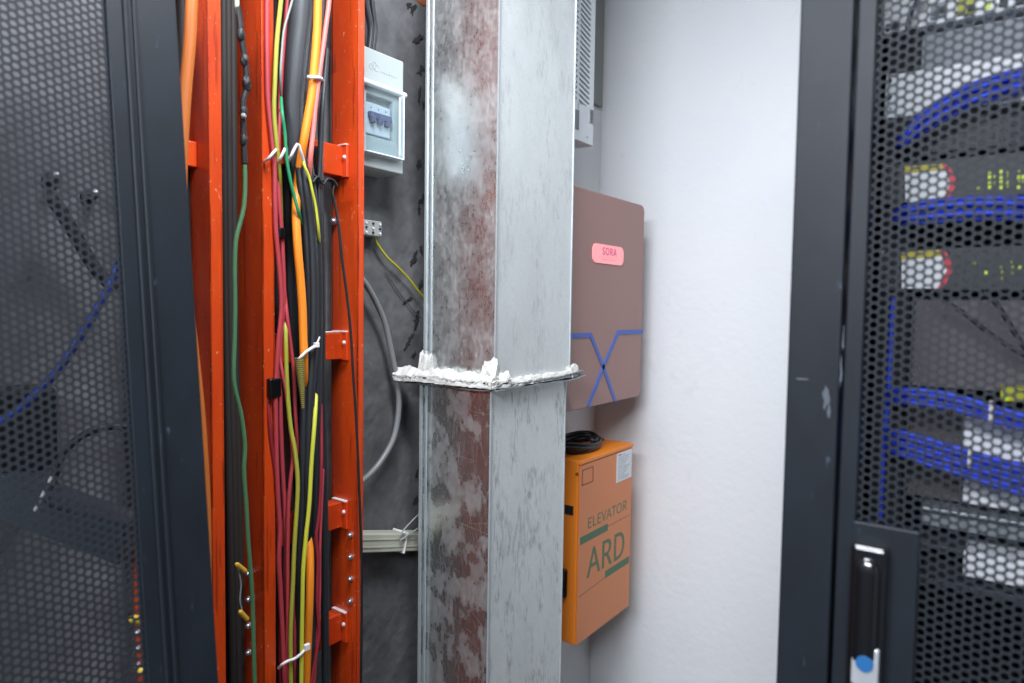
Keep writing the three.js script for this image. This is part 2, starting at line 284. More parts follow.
cable('insulated_wire', [[267, -10], [267, 40], [268, 100], [272, 140], [274.5, 165], [275, 200], [276, 232], [279, 264], [281.5, 300], [281, 316], [278.5, 340], [276.5, 372], [275.5, 395], [276, 432], [276.7, 464], [278, 497], [280, 529], [279, 558], [280.5, 590], [283, 644], [285, 700]], -.900, .0036, wire.red, redLabel, 'wire', G1);
cable('insulated_wire', [[288, -10, -.925], [284, 40, -.925], [280, 100, -.925], [278, 165, -.91], [279, 200], [281.5, 232], [283, 264], [284, 300], [283, 316], [280.5, 340], [279.5, 372], [280, 400], [281.5, 448], [283, 480], [284.5, 505], [285.7, 544], [285.7, 588], [287, 620], [288, 700]], -.905, .0036, wire.red, redLabel, 'wire', G1);
cable('insulated_wire', [[284, 286, -.915], [287, 316], [291, 348], [293.6, 372], [295, 403], [296, 424], [297, 448, -.905], [297.5, 480, -.91], [297, 530, -.91], [296, 588, -.905], [295, 640, -.90], [296, 700, -.90]], -.900, .003, wire.red, 'thin red wire crossing behind the yellow-green wire on the wide ladder', 'wire', G1);
cable('insulated_wire', [[279.5, 355, -.905], [281.6, 369, -.90], [284.8, 384], [288, 406], [290, 424], [292, 445], [292.8, 460], [291, 475], [289, 497], [288, 522], [287.5, 560], [287.5, 620], [287, 700]], -.897, .003, wire.red, 'thin red wire leaving the taped red pair and bowing outwards', 'wire', G1);
cable('insulated_wire', [[268, 385, -.91], [269, 415], [271, 440], [274, 461], [277.5, 497], [279, 530, -.905], [280, 580, -.91], [280, 640, -.91], [281, 700, -.91]], -.903, .0028, wire.redDeep, 'dark red wire hugging the left rail of the wide ladder', 'wire', G1);
cable('insulated_wire', [[281, 98, -.905], [282.4, 114.5], [284.8, 132], [286.4, 156], [289.6, 177], [294.5, 197], [299, 214], [302, 232, -.915]], -.885, .0026, wire.green, 'short bright green wire crossing the black sleeve', 'wire', G1);
cable('insulated_wire', [[294, -10], [288, 15], [284, 30], [282, 50], [280.5, 75], [281, 95, -.905], [282, 120, -.93]], -.893, .0018, wire.grey, 'thin pale grey wire along the edge of the black sleeve', 'wire', G1);
cable('insulated_wire', [[330, -10], [325, 32], [321.8, 56], [318.5, 80], [315.5, 105], [313, 132], [310.6, 156], [309, 180, -.90], [308, 215, -.93]], -.885, .0038, wire.salmon, 'salmon pink cable beside the orange conduit near the cable tie', 'wire', G1);
cable('insulated_wire', [[303, 160, -.888], [305, 167, -.881], [309, 177, -.880], [312, 190, -.880], [315.5, 206, -.882], [318.6, 231, -.885], [319.5, 246, -.90]], -.88, .0022, wire.yellow, 'short thin yellow wire slipping between the black cables', 'wire', G1);
cable('insulated_wire', [[316, 392, -.900], [315.4, 410, -.886], [313.8, 432], [311.4, 464], [309, 507], [306, 536], [303, 573], [302.5, 595], [302, 624], [301.3, 683], [301, 700]], -.880, .0034, wire.yellow, 'bright yellow wire lying over the black cables low on the ladder', 'wire', G1);
cable('insulated_wire', [[321, 405, -.90], [321.5, 460], [320, 500], [318, 522], [316, 536], [318, 558], [317, 595], [318, 617], [319, 635], [316, 655], [311.5, 683], [309, 700]], -.888, .0026, wire.redDeep, 'dark red wire wandering down the right side of the black cables', 'wire', G1);
cable('insulated_wire', [[323, 470, -.90], [321.5, 505], [320, 545], [319.5, 600], [317, 640], [314, 683], [313, 700]], -.892, .0024, wire.red, 'thin red wire beside the right rail low on the wide ladder', 'wire', G1);
cable('insulated_wire', [[324, -10], [322.5, 30], [321, 60], [320, 95], [320.5, 150], [321, 200], [322, 240, -.93]], -.905, .0042, wire.purple, 'dark purplish cable behind the orange conduit beside the right rail', 'wire', G1);
cable('orange_conduit', [[318.5, -12], [318, 0], [317, 32], [314.6, 64], [311.4, 97], [308, 116], [304, 140], [300, 165, -.90], [297, 190, -.905], [296, 214, -.895], [297.7, 248], [300.5, 280], [302.5, 310], [303.2, 335], [304, 360], [304, 385, -.90], [304, 405, -.92], [306, 450, -.935], [308.5, 500, -.93], [310, 560, -.895], [309.5, 600, -.89], [308, 640, -.895], [306, 700, -.90]], -.888, .0066, wire.orange, 'bright orange conduit winding down the middle of the wide ladder', 'conduit', undefined, 10);
// black sleeve and cables
{
  const pts = pix([[303, -12], [301, 20], [297, 60], [294.5, 105], [296, 145], [301, 185], [306, 225]], -.915), c = new THREE.CatmullRomCurve3(pts, false, 'centripetal');
  const g = new THREE.TubeGeometry(c, 60, 0.0205, 20, false), p = g.attributes.position, uv = g.attributes.uv, q = new THREE.Vector3();
  for (let i = 0; i < p.count; i++) { q.fromBufferAttribute(p, i); const s = uv.getX(i), o = c.getPointAt(Math.min(1, s)); const k = (s < 0.2 ? 0.86 + 0.7 * s : s > 0.62 ? 1 - 1.15 * (s - 0.62) : 1) * (0.95 + 0.1 * fbm(s * 9, uv.getY(i) * 6, 7, 3)); q.sub(o).multiplyScalar(k); q.z *= 0.8; q.add(o); p.setXYZ(i, q.x, q.y, q.z); }
  g.computeVertexNormals();
  solo('black_sleeve', g, M(0x33373a, 0.5), 'wide smooth black sleeve at the top of the wide ladder', 'cable sleeve');
}
const bl = 'thick black cable in the bundle on the wide ladder';
[
  [[[297, 140, -.93], [300, 172], [306, 230], [309, 300], [308.5, 350], [305, 400], [303, 450], [302, 500], [300, 560], [299, 620], [298, 700]], -.900, .0075],
  [[[301, 140, -.92], [305, 175], [311.5, 230], [314, 300], [313, 350], [310, 400], [309, 450], [308, 500], [306, 560, -.915], [304, 620, -.92], [304, 700, -.92]], -.893, .0075],
  [[[305, 140, -.915], [310, 172], [316.5, 230], [318.5, 300], [318, 350], [317, 400], [316, 450], [316, 500], [315, 560], [313, 620], [312, 700]], -.900, .0070],
  [[[317, 150, -.92], [319, 190], [321, 230], [321.5, 300], [321.5, 350], [322, 400], [323, 450], [324, 500], [325, 560], [325, 620], [326, 700]], -.912, .0066],
  [[[287, 150], [288, 200], [290, 300], [291.5, 330], [296, 420], [299, 520], [300, 620], [300, 700]], -.945, .0080],
  [[[293, 150], [294, 200], [296, 300], [300, 420], [306, 520], [309, 620], [309, 700]], -.942, .0070],
  [[[271, -10], [271, 60], [270.5, 150], [270, 300], [270, 400], [271.5, 500], [275, 600], [276, 700]], -.935, .0065],
  [[[277, 200], [277, 300], [274, 420], [281, 520], [287, 620], [292, 700]], -.945, .0060],
  [[[327, 50, -.92], [323, 100], [321, 140], [319.5, 180], [320, 230], [322, 300, -.93]], -.900, .0046],
].forEach(([p, z, r], i) => cable('black_cable', p, z, r, matBlackCable, { 4: 'thick black cable deep in the wide ladder behind the green wire and orange conduit', 5: 'black cable deep in the wide ladder directly behind the orange conduit', 6: 'black cable between the left rail of the wide ladder and the red wires', 7: 'black cable deep in the wide ladder behind the red wire bundle', 8: 'thinner black cable between the salmon pink cable and the top rung' }[i] || bl, 'cable', i < 4 ? G2 : undefined));
// dark cables added for the deep shade in and beside the narrow ladder
[[223, -.962, .0070], [227.5, -.958, .0062], [231.5, -.966, .0075]].forEach(([u, z, r], i) => cable('black_cable', [[u, -14], [u + 1, 150], [u + 4 - i, 320], [u + 7, 500], [u + 11, 700]], z, r, M(0x2b2724, 0.7), 'added brown-black cable standing for the shade in the gap between the two orange ladders', 'cable', 'added dark cables in the gap between the ladders'));
[[182, -.962, .0090], [190, -.966, .0085], [198, -.966, .0085], [205, -.960, .0080]].forEach(([u, z, r], i) => cable('black_cable', [[u, -14], [u + 2, 150], [u + 5, 340], [u + 9, 520], [u + 13, 700]], z, r, M(0x231f1d, 0.7), 'added dark cable standing for the shade inside the narrow orange ladder', 'cable', 'added dark cables inside the narrow ladder'));
cable('black_wire', [[315, 176], [319, 180], [325, 181], [331, 180], [335, 184], [334, 190], [331, 191], [333, 196], [338.6, 226], [342, 258], [346.5, 292], [350.5, 329], [353, 370], [357, 435], [360, 510], [361.7, 560], [361.7, 607], [361, 700]], -.893, .0023, matBlack, 'thin black wire looped at a rung and hanging down the right rail', 'wire');
cable('black_wire', [[313, 182], [318, 177], [323, 184], [328, 179], [334, 181], [337, 186]], -.890, .0021, matBlack, 'short knotted black wire end at the top rung', 'wire');
// green wire with taped black top, in front of the left rail
cable('insulated_wire', [[244.5, 160], [245, 176], [243.8, 207], [240, 223], [236, 239], [234.6, 265], [235, 305], [234.4, 340], [234, 383], [241, 414], [245, 449], [243.8, 467], [246.4, 509], [248, 540], [250.6, 572], [252.6, 607], [253.6, 650], [255, 700]], -.885, .0032, wire.dim, 'long wavy green wire hanging in front of the left orange rail', 'wire');
cable('insulated_wire', [[237, -10], [237, 5], [239, 16]], -.885, .0034, wire.pale, 'pale green wire end above the black taped wire', 'wire');
{
  const t = solo('taped_wire', tubeGeo(pix([[238, 8], [240, 20], [241.5, 37], [244.6, 57], [246.5, 75], [246, 90], [243.4, 100], [243.4, 124], [244.6, 163]], -.885), .0042, 60, 9), matBlack, 'black taped and dusty wire hanging over the left orange rail', 'wire');
  const lump = (u, v, r) => { const g = new THREE.IcosahedronGeometry(r, 2), p = g.attributes.position; for (let i = 0; i < p.count; i++) { const k = 0.8 + 0.5 * fbm(p.getX(i) * 300 + u, p.getY(i) * 300 + p.getZ(i) * 200, 3, 2); p.setXYZ(i, p.getX(i) * k, p.getY(i) * k * 1.9, p.getZ(i) * k); } g.computeVertexNormals(); const w = P(u, v, 'z', -.884); part('tape_wrap', g, matBlack, t, [w.x - t.position.x, w.y - t.position.y, w.z - t.position.z]); };
  [[241, 35, .0055], [244.5, 60, .0052], [246.5, 84, .006], [243.5, 112, .0052], [243.8, 140, .005]].forEach(a => lump(...a));
  const w = P(243.5, 116, 'z', -.878); part('dust_spot', new THREE.SphereGeometry(.004, 8, 6), M(0x9a9a96, 0.9), t, [w.x - t.position.x, w.y - t.position.y, w.z - t.position.z]);
}
// orange cable running between the panel and the narrow ladder
cable('orange_cable', [[193, -12], [192, 0], [190, 40], [186, 85], [183, 130], [181, 180], [182, 240], [187, 300], [192, 345], [198, 400], [202, 450], [205, 510], [206, 580], [207, 700]], -.885, .0080, M(0xb8621c, 0.55), 'thick orange cable hanging between the perforated panel and the narrow ladder', 'cable');
// ferrules beside the splice bolts
for (const [u0, v0, u1, v1, l] of [[237, 564.5, 245, 571, 'upper yellow crimp ferrule beside the splice bolts'], [240.5, 612, 247, 619, 'lower yellow crimp ferrule beside the splice bolts']])
  solo('crimp_ferrule', tubeGeo([P(u0, v0, 'z', -.888), P(u1, v1, 'z', -.888)], .0036, 8), M(0xc39a35, 0.5), l, 'ferrule');
cable('thin_wire', [[238, 567], [241, 585], [240, 600], [243, 614]], -.89, .0011, wire.grey, 'hair-thin grey wire joining the two yellow ferrules', 'wire');
for (const [u, v, l] of [[136, 619, 'upper yellow terminal seen through the perforated panel'], [144.5, 671, 'lower yellow terminal seen through the perforated panel']])
  solo('crimp_ferrule', tubeGeo([P(u - 3, v, 'z', -.935), P(u + 4, v + 2, 'z', -.935)], .006, 8), M(0xd0b83a, 0.5), l, 'ferrule');
// cable ties
const tieMat = M(0xe4dfdf, 0.5);
function tie(list, z, r, label) { return cable('cable_tie', list, z, r, tieMat, label, 'cable tie'); }
tie([[308.5, 77.5, -.893], [309.5, 77, -.882], [313, 77.5, -.878], [317, 77.5, -.878], [321, 78.5, -.884], [322, 80, -.90]], -.88, .0028, 'white cable tie around the orange conduit and the purplish cable');
tie([[265, 161, -.902], [269, 158, -.890], [274, 152, -.888], [277, 150, -.905], [278, 157, -.925], [278, 163, -.905], [280, 159, -.888], [284, 151, -.884], [286, 147, -.890], [287, 155, -.920], [288, 162, -.898], [291, 156, -.882], [296, 146, -.879], [298, 144, -.879], [301, 152, -.881], [304, 162, -.886]], -.88, .0022, 'long white cable tie zigzagging across the black sleeve and the yellow-green wire');
{ const a = tie([[298, 361, -.89], [300, 358, -.880], [306, 352, -.876], [312, 348, -.876], [316.5, 345.5, -.878]], -.876, .0024, 'white cable tie with a tail binding orange conduit to black cables'); const w = P(316.5, 345, 'z', -.876), w2 = P(319.5, 337.5, 'z', -.874); part('head', boxGeo(-.004, -.004, -.003, .004, .004, .003, .001), tieMat, a, [w.x - a.position.x, w.y - a.position.y, w.z - a.position.z]); part('tail', tubeGeo([w.clone().sub(a.position), w2.clone().sub(a.position)], .0016, 6), tieMat, a); }
{ const a = tie([[279, 668, -.90], [283, 664, -.885], [288, 661, -.882], [294, 659, -.880], [301, 654, -.876], [306, 648.5, -.876]], -.88, .0024, 'white cable tie at the bottom around red, yellow-green and yellow wires'); const w = P(307, 647, 'z', -.874); part('head', boxGeo(-.0045, -.005, -.003, .0045, .005, .003, .001), tieMat, a, [w.x - a.position.x, w.y - a.position.y, w.z - a.position.z]); }
// tape bands
const bandGeo = (u0, v0, u1, v1, z) => { const a = P(u0, v0, 'z', z), b = P(u1, v1, 'z', z); return boxGeo(a.x, b.y, z - 0.014, b.x, a.y, z, 0.0025); };
solo('tape_band', bandGeo(270.5, 379, 282, 397, -.8945), matBlackGloss, 'black tape wrapped round the red wire pair', 'tape');
solo('tape_band', bandGeo(279.5, 227, 286, 239, -.8965), matBlackGloss, 'small black tape tab on the upper red wires', 'tape');
{ // braided sleeve
  const tx = scaled(fieldTexture(64, 64, (x, y) => { const k = ((x + y) % 16 < 7) !== ((x - y + 64) % 16 < 5); return k ? [0.72, 0.66, 0.28] : [0.12, 0.12, 0.11]; }, true), 0.33, 0.2);
  const c = pix([[299, 358], [301, 380], [303, 408]], -.881), cv = new THREE.CatmullRomCurve3(c), g = new THREE.TubeGeometry(cv, 20, 0.0075, 12), p = g.attributes.position, uv = g.attributes.uv, q = new THREE.Vector3();
  for (let i = 0; i < p.count; i++) { const s = uv.getX(i), o = cv.getPointAt(s); q.fromBufferAttribute(p, i).sub(o).multiplyScalar(1 - 0.7 * s).add(o); p.setXYZ(i, q.x, q.y, q.z); }
  g.computeVertexNormals(); solo('braided_sleeve', g, M(0xffffff, 0.6, 0, { map: tx }), 'tapering yellow and black braided sleeve below the tie on the conduit', 'cable sleeve');
}

// ---------------------------------------------------------------- on the bare wall between ladder and duct
{ // breaker box
  const x0 = 0.797, x1 = 0.912, y0 = 1.842, y1 = 2.050, zf = -0.930, base = [(x0 + x1) / 2, y0, ZW];
  const t = thing('breaker_box', 'small white consumer unit with three breakers behind a clear flap', 'breaker box', base);
  const L = (a, b, c, d, e, f, r) => boxGeo(a - base[0], b - base[1], c - base[2], d - base[0], e - base[1], f - base[2], r);
  const wb = M(0xa6aead, 0.5), Q = (u, v, z = zf) => P(u, v, 'z', z);
  const wx0 = Q(366.5, 110).x, wx1 = Q(393, 110).x, wy1 = Q(380, 98).y, wy0 = Q(380, 138).y;
  part('body', merge([L(x0, y0, ZW, x1, y1, zf - 0.012, 0.003), L(x0, wy1, zf - 0.013, x1, y1, zf, 0.003), L(x0, y0, zf - 0.013, x1, wy0, zf, 0.003), L(x0, wy0 - 0.004, zf - 0.013, wx0, wy1 + 0.004, zf, 0.0015), L(wx1, wy0 - 0.004, zf - 0.013, x1, wy1 + 0.004, zf, 0.0015)]), wb, t);
  const br = part('breaker', L(wx0 + 0.003, wy0 + 0.004, zf - 0.014, wx1 - 0.003, wy1 - 0.012, zf - 0.004, 0.002), M(0xc9cfd4, 0.5), t);
  const lv = M(0x3f4470, 0.45);
  const ly = (Q(380, 118).y);
  part('lever_bar', L(wx0 + 0.006, ly - 0.004, zf - 0.005, wx1 - 0.006, ly + 0.007, zf + 0.004, 0.002), lv, br);
  for (let i = 0; i < 3; i++) { const cx = wx0 + 0.014 + i * (wx1 - wx0 - 0.028) / 2; part('lever', L(cx - 0.004, ly - 0.013, zf - 0.005, cx + 0.004, ly, zf + 0.005, 0.0015), lv, br); part('rating_mark', L(cx - 0.0012, ly + 0.014, zf - 0.0045, cx + 0.0012, ly + 0.0165, zf - 0.0035), M(0x50545c, 0.6), br); }
  const fx1 = 0.906, bar = part('hinge_bar', new THREE.CapsuleGeometry(0.0055, fx1 - x0 - 0.004, 4, 10), M(0xd0d6d8, 0.35), t); bar.geometry.rotateZ(Math.PI / 2); const hb = Q(400, 97.5); bar.position.set((x0 + fx1) / 2 - base[0] + 0.004, hb.y - base[1] + 0.004, zf - base[2] + 0.006);
  const glass = new THREE.MeshPhysicalMaterial({ color: 0xeef4f6, roughness: 0.12, transmission: 1, thickness: 0, ior: 1.45 });
  const fy0 = Q(395, 160).y, fy1 = hb.y;
  const flap = part('clear_flap', L(x0 + 0.012, fy0, zf + 0.014, 0.899, fy1, zf + 0.0155), glass, t);
  const rim = M(0xd5dadc, 0.3);
  part('flap_rim', merge([L(0.8975, fy0, zf + 0.001, 0.8995, fy1, zf + 0.016, 0.0007), L(x0 + 0.012, fy0 - 0.001, zf + 0.001, 0.8995, fy0 + 0.0015, zf + 0.016, 0.0007), L(0.886, fy0 + 0.006, zf + 0.0152, 0.888, fy1 - 0.006, zf + 0.0168)]), rim, flap);
  // embossed maker's mark, unreadable rings and strokes
  const em = []; const mk = Q(372, 66); for (let i = 0; i < 3; i++) { const g = new THREE.TorusGeometry(0.0055, 0.0007, 5, 18); g.translate(mk.x - base[0] - 0.001 + i * 0.0055, mk.y - base[1] + (i % 2 ? 0.003 : -0.001), zf - base[2]); em.push(g); }
  for (let i = 0; i < 6; i++) em.push(L(mk.x + 0.022 + i * 0.0065, mk.y - 0.005, zf - 0.0005, mk.x + 0.0265 + i * 0.0065, mk.y - 0.001 + 0.002 * (i % 2), zf + 0.0006));
  part('embossed_mark', merge(em), wb, t);
}
for (const [p, r, l] of [[[[364, -12], [368, 12], [371, 30], [369, 52, -.965]], .006, 'thick black cable dropping into the top of the breaker box'], [[[371, -12], [373, 10], [375, 28], [373, 50, -.965]], .0045, 'thinner black cable beside it dropping into the breaker box']]) cable('black_cable', p, -.965, r, matBlackCable, l, 'cable');
{ // terminal block
  const a = P(363.5, 219, 'z', -.975), b = P(382, 237, 'z', -.975), t = thing('terminal_block', 'small dusty terminal block screwed to the grey wall below the breaker box', 'terminal block', [(a.x + b.x) / 2, b.y, ZW]);
  const w = b.x - a.x, h = a.y - b.y; part('block', boxGeo(-w / 2, 0, 0, w / 2, h, 0.025, 0.002), M(0x9c9d9a, 0.8), t);
  const r = rng(8); for (let i = 0; i < 9; i++) part('screw', new THREE.CylinderGeometry(.0022, .0022, .003, 8).rotateX(Math.PI / 2), i % 2 ? matBlack : matWhitePlastic, t, [-w / 2 + 0.006 + (i % 3) * (w - 0.012) / 2, 0.006 + Math.floor(i / 3) * (h - 0.012) / 2, 0.026]);
}
cable('earth_wire', [[375, 238], [377, 243], [386, 256], [398.5, 268], [409, 279], [421, 294], [430, 302, -.985]], -.985, .0024, M(0xb7ae2e, 0.5), 'yellow earth wire stretched from the terminal block to behind the duct', 'wire');
cable('grey_conduit', [[345, 262], [358, 275], [365, 283], [374, 298], [384.6, 322], [391, 350], [397, 381], [399, 403], [394, 437], [381, 461], [368, 476], [352, 488]], -.972, .0058, M(0x77797a, 0.4), 'grey flexible conduit bowing across the bare wall', 'conduit', undefined, 12);
cable('thin_wire', [[386, 272], [396, 288], [405, 300], [413, 310], [421, 318]], -.995, .0012, M(0x55575a, 0.6), 'hair-thin grey wire on the bare wall below the yellow earth wire', 'wire');
{ // flat white trunking, sagging a little towards the ladder
  const a = P(360, 544, 'z', -.955), b = P(424, 542.5, 'z', -.955), d = b.clone().sub(a), w = d.length(), t = thing('cable_trunking', 'short off-white trunking running behind the duct low on the grey wall', 'trunking', [a.x, a.y, -.975]);
  t.rotation.z = Math.atan2(d.y, d.x); const h = 0.036, m = M(0xa9a899, 0.75);
  part('channel', boxGeo(0, -h / 2, -0.02, w, h / 2, 0.018, 0.003), m, t);
  for (const q of [-0.2, 0.2]) part('ridge', boxGeo(0, h * q - 0.001, 0.017, w, h * q + 0.001, 0.0195), m, t);
  part('cable_tie', boxGeo(w * 0.7 - 0.002, -h / 2 - 0.003, -0.022, w * 0.7 + 0.002, h / 2 + 0.003, 0.0205, 0.001), tieMat, t);
}
cable('white_wire', [[400, 536], [403, 531], [411, 522], [421, 512], [428, 505, -.985]], -.95, .0016, wire.grey, 'thin white wire rising from the trunking to the duct, upper one', 'wire');
cable('white_wire', [[401, 540], [408, 535], [414, 531], [422, 526], [430, 521, -.985]], -.95, .0018, wire.grey, 'thin white wire rising from the trunking to the duct, lower one', 'wire');

// ---------------------------------------------------------------- equipment by the corner
{ // louvred white unit
  const x0 = 1.26, x1 = 1.482, y0 = 1.996, y1 = 2.52, zf = -0.85, base = [(x0 + x1) / 2, y0, ZW + 0.003];
  const t = thing('louvred_unit', 'white wall unit with rows of slanted louvre slots above the brown cabinet', 'ventilation unit', base), mw = M(0xdde3e6, 0.5);
  const L = (a, b, c, d, e, f, r) => boxGeo(a - base[0], b - base[1], c - base[2], d - base[0], e - base[1], f - base[2], r);
  part('case', merge([L(x0, y0, ZW + 0.003, x1, y1, zf - 0.070, 0.004), L(x0, y0, zf - 0.071, 1.330, y1, zf - 0.005), L(1.466, y0, zf - 0.071, x1, y1, zf - 0.005), L(1.329, y0, zf - 0.071, 1.467, 2.082, zf - 0.005), L(1.329, 2.505, zf - 0.071, 1.467, y1, zf - 0.005)]), mw, t);
  const front = [L(1.335, 2.49, zf - 0.006, 1.462, y1, zf, 0.002), L(x0, y0, zf - 0.006, x1, 2.085, zf, 0.002), L(x0, y0 + 0.05, zf - 0.006, 1.335, y1, zf, 0.002), L(1.462, y0 + 0.05, zf - 0.006, x1, y1, zf, 0.002), L(1.404, y0 + 0.05, zf - 0.006, 1.412, y1, zf, 0.002)];
  part('front_panel', merge(front), mw, t);
  for (const [a, b] of [[1.335, 1.404], [1.412, 1.462]]) for (let y = 2.085; y < 2.49; y += 0.0125) {
    const g = new THREE.BoxGeometry(b - a + 0.004, 0.0055, 0.005); const p = g.attributes.position; for (let i = 0; i < p.count; i++) p.setY(i, p.getY(i) - (p.getX(i) / (b - a)) * 0.012);
    g.computeVertexNormals(); g.translate((a + b) / 2 - base[0], y + 0.006 - base[1], zf - 0.003 - base[2]); part('louvre_slat', g, mw, t);
  }
  part('display_slot', L(1.385, 2.020, zf - 0.001, 1.412, 2.066, zf + 0.0015, 0.004), M(0x6d7278, 0.4), t);
  part('screw', new THREE.CylinderGeometry(0.003, 0.003, 0.002, 10).rotateX(Math.PI / 2), matBolt, t, [1.452 - base[0], 2.012 - base[1], zf - base[2]]);
  solo('grey_sheet', boxGeo(1.50, P(600, 107, 'z', -.99).y, ZW + 0.003, 1.768, 2.5, ZW + 0.015, 0.001), M(0x8a8d88, 0.8), 'thin grey sheet on the wall between the louvred unit and the corner', 'board');  // flat grey rectangle lying on the wall next to the corner
}
{ // brown cabinet
  const x0 = 1.275, x1 = 1.678, y0 = 1.360, y1 = 1.871, zf = -0.80, base = [(x0 + x1) / 2, y0, ZW + 0.003];
  const t = thing('controller_cabinet', 'brown wall cabinet with rounded corners, blue crossed lines and a pink badge', 'cabinet', base);
  const mb = new THREE.MeshPhysicalMaterial({ color: 0x9c746c, roughness: 0.42, clearcoat: 0.15, clearcoatRoughness: 0.4 });
  const rr = (w, h, r) => { const s = new THREE.Shape(); s.moveTo(-w / 2 + r, 0); s.lineTo(w / 2 - r, 0); s.quadraticCurveTo(w / 2, 0, w / 2, r); s.lineTo(w / 2, h - r); s.quadraticCurveTo(w / 2, h, w / 2 - r, h); s.lineTo(-w / 2 + r, h); s.quadraticCurveTo(-w / 2, h, -w / 2, h - r); s.lineTo(-w / 2, r); s.quadraticCurveTo(-w / 2, 0, -w / 2 + r, 0); return s; };
  const W = x1 - x0, H = y1 - y0, g = new THREE.ExtrudeGeometry(rr(W, H, 0.022), { depth: 0.162, bevelEnabled: true, bevelThickness: 0.003, bevelSize: 0.003, bevelOffset: -0.003, bevelSegments: 3, curveSegments: 8 }); g.translate(0, 0, 0.032); part('case', g, mb, t);
  part('wall_bracket', boxGeo(-W / 2 + 0.05, 0.05, 0, W / 2 - 0.08, H - 0.05, 0.032), mb, t);
  const mbl = M(0x4a68b8, 0.5), ZF = zf - base[2];
  const strip = pts => { const q = pts.map(([u, v]) => { const p = P(u, v, 'z', zf); return new THREE.Vector2(p.x - base[0], p.y - base[1]); }), w = 0.0056, L = [], R = []; q.forEach((p, i) => { const a = q[Math.max(0, i - 1)], b = q[Math.min(q.length - 1, i + 1)]; let n; if (i > 0 && i < q.length - 1) { const d1 = p.clone().sub(a).normalize(), d2 = b.clone().sub(p).normalize(), m = d1.clone().add(d2).normalize(); n = new THREE.Vector2(-m.y, m.x).multiplyScalar(w / Math.max(0.4, m.dot(d1))); } else { const d = b.clone().sub(a).normalize(); n = new THREE.Vector2(-d.y, d.x).multiplyScalar(w); } L.push(p.clone().add(n)); R.unshift(p.clone().sub(n)); }); const s = new THREE.Shape([...L, ...R]); const e = new THREE.ExtrudeGeometry(s, { depth: 0.0022, bevelEnabled: false }); e.translate(0, 0, ZF - 0.0004); return e; };
  part('blue_line', strip([[545, 338], [570, 336], [590.5, 334.8], [603, 367], [615, 401]]), mbl, t);
  part('blue_line', strip([[642.5, 331.5], [617.8, 332.3], [603, 367], [587.5, 407]]), mbl, t);
  // badge
  const a = P(592.3, 243, 'z', zf), b = P(622.5, 266, 'z', zf), a2 = P(592.3, 262, 'z', zf), b2 = P(622.5, 247.5, 'z', zf);
  const bw = b.x - a.x, bh = ((a.y - a2.y) + (b2.y - b.y)) / 2, cy = (a.y + a2.y + b.y + b2.y) / 4, cv = document.createElement('canvas'); cv.width = 512; cv.height = 300; const c = cv.getContext('2d');
  c.fillStyle = '#ffa3a6'; c.fillRect(0, 0, 512, 300); c.fillStyle = '#c23e73'; c.textAlign = 'center'; c.save(); c.translate(268, 165); c.scale(0.56, 1); c.font = 'bold 170px sans-serif'; c.fillText('SORA', 0, 0); c.restore(); c.fillStyle = '#d4607f'; c.fillRect(90, 196, 330, 5); c.font = '34px sans-serif'; for (let i = 0; i < 16; i++) { c.fillRect(140 + i * 15, 226 + (i % 3) * 3, 9, 20 - (i % 4) * 3); }
  const tex = new THREE.CanvasTexture(cv); tex.colorSpace = THREE.SRGBColorSpace;
  const sh = rr(bw, bh, bh * 0.42), bg = new THREE.ExtrudeGeometry(sh, { depth: 0.003, bevelEnabled: false, curveSegments: 10 }); { const p = bg.attributes.position, uv = bg.attributes.uv; for (let i = 0; i < p.count; i++) uv.setXY(i, p.getX(i) / bw + 0.5, p.getY(i) / bh); }
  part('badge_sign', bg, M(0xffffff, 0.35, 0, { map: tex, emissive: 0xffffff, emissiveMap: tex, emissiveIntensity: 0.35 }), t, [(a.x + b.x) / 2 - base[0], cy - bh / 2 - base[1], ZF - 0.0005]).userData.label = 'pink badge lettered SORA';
}
const AX0 = 1.364, AX1 = 1.642, AY0 = 0.790, AY1 = 1.237, AZ = -0.80;
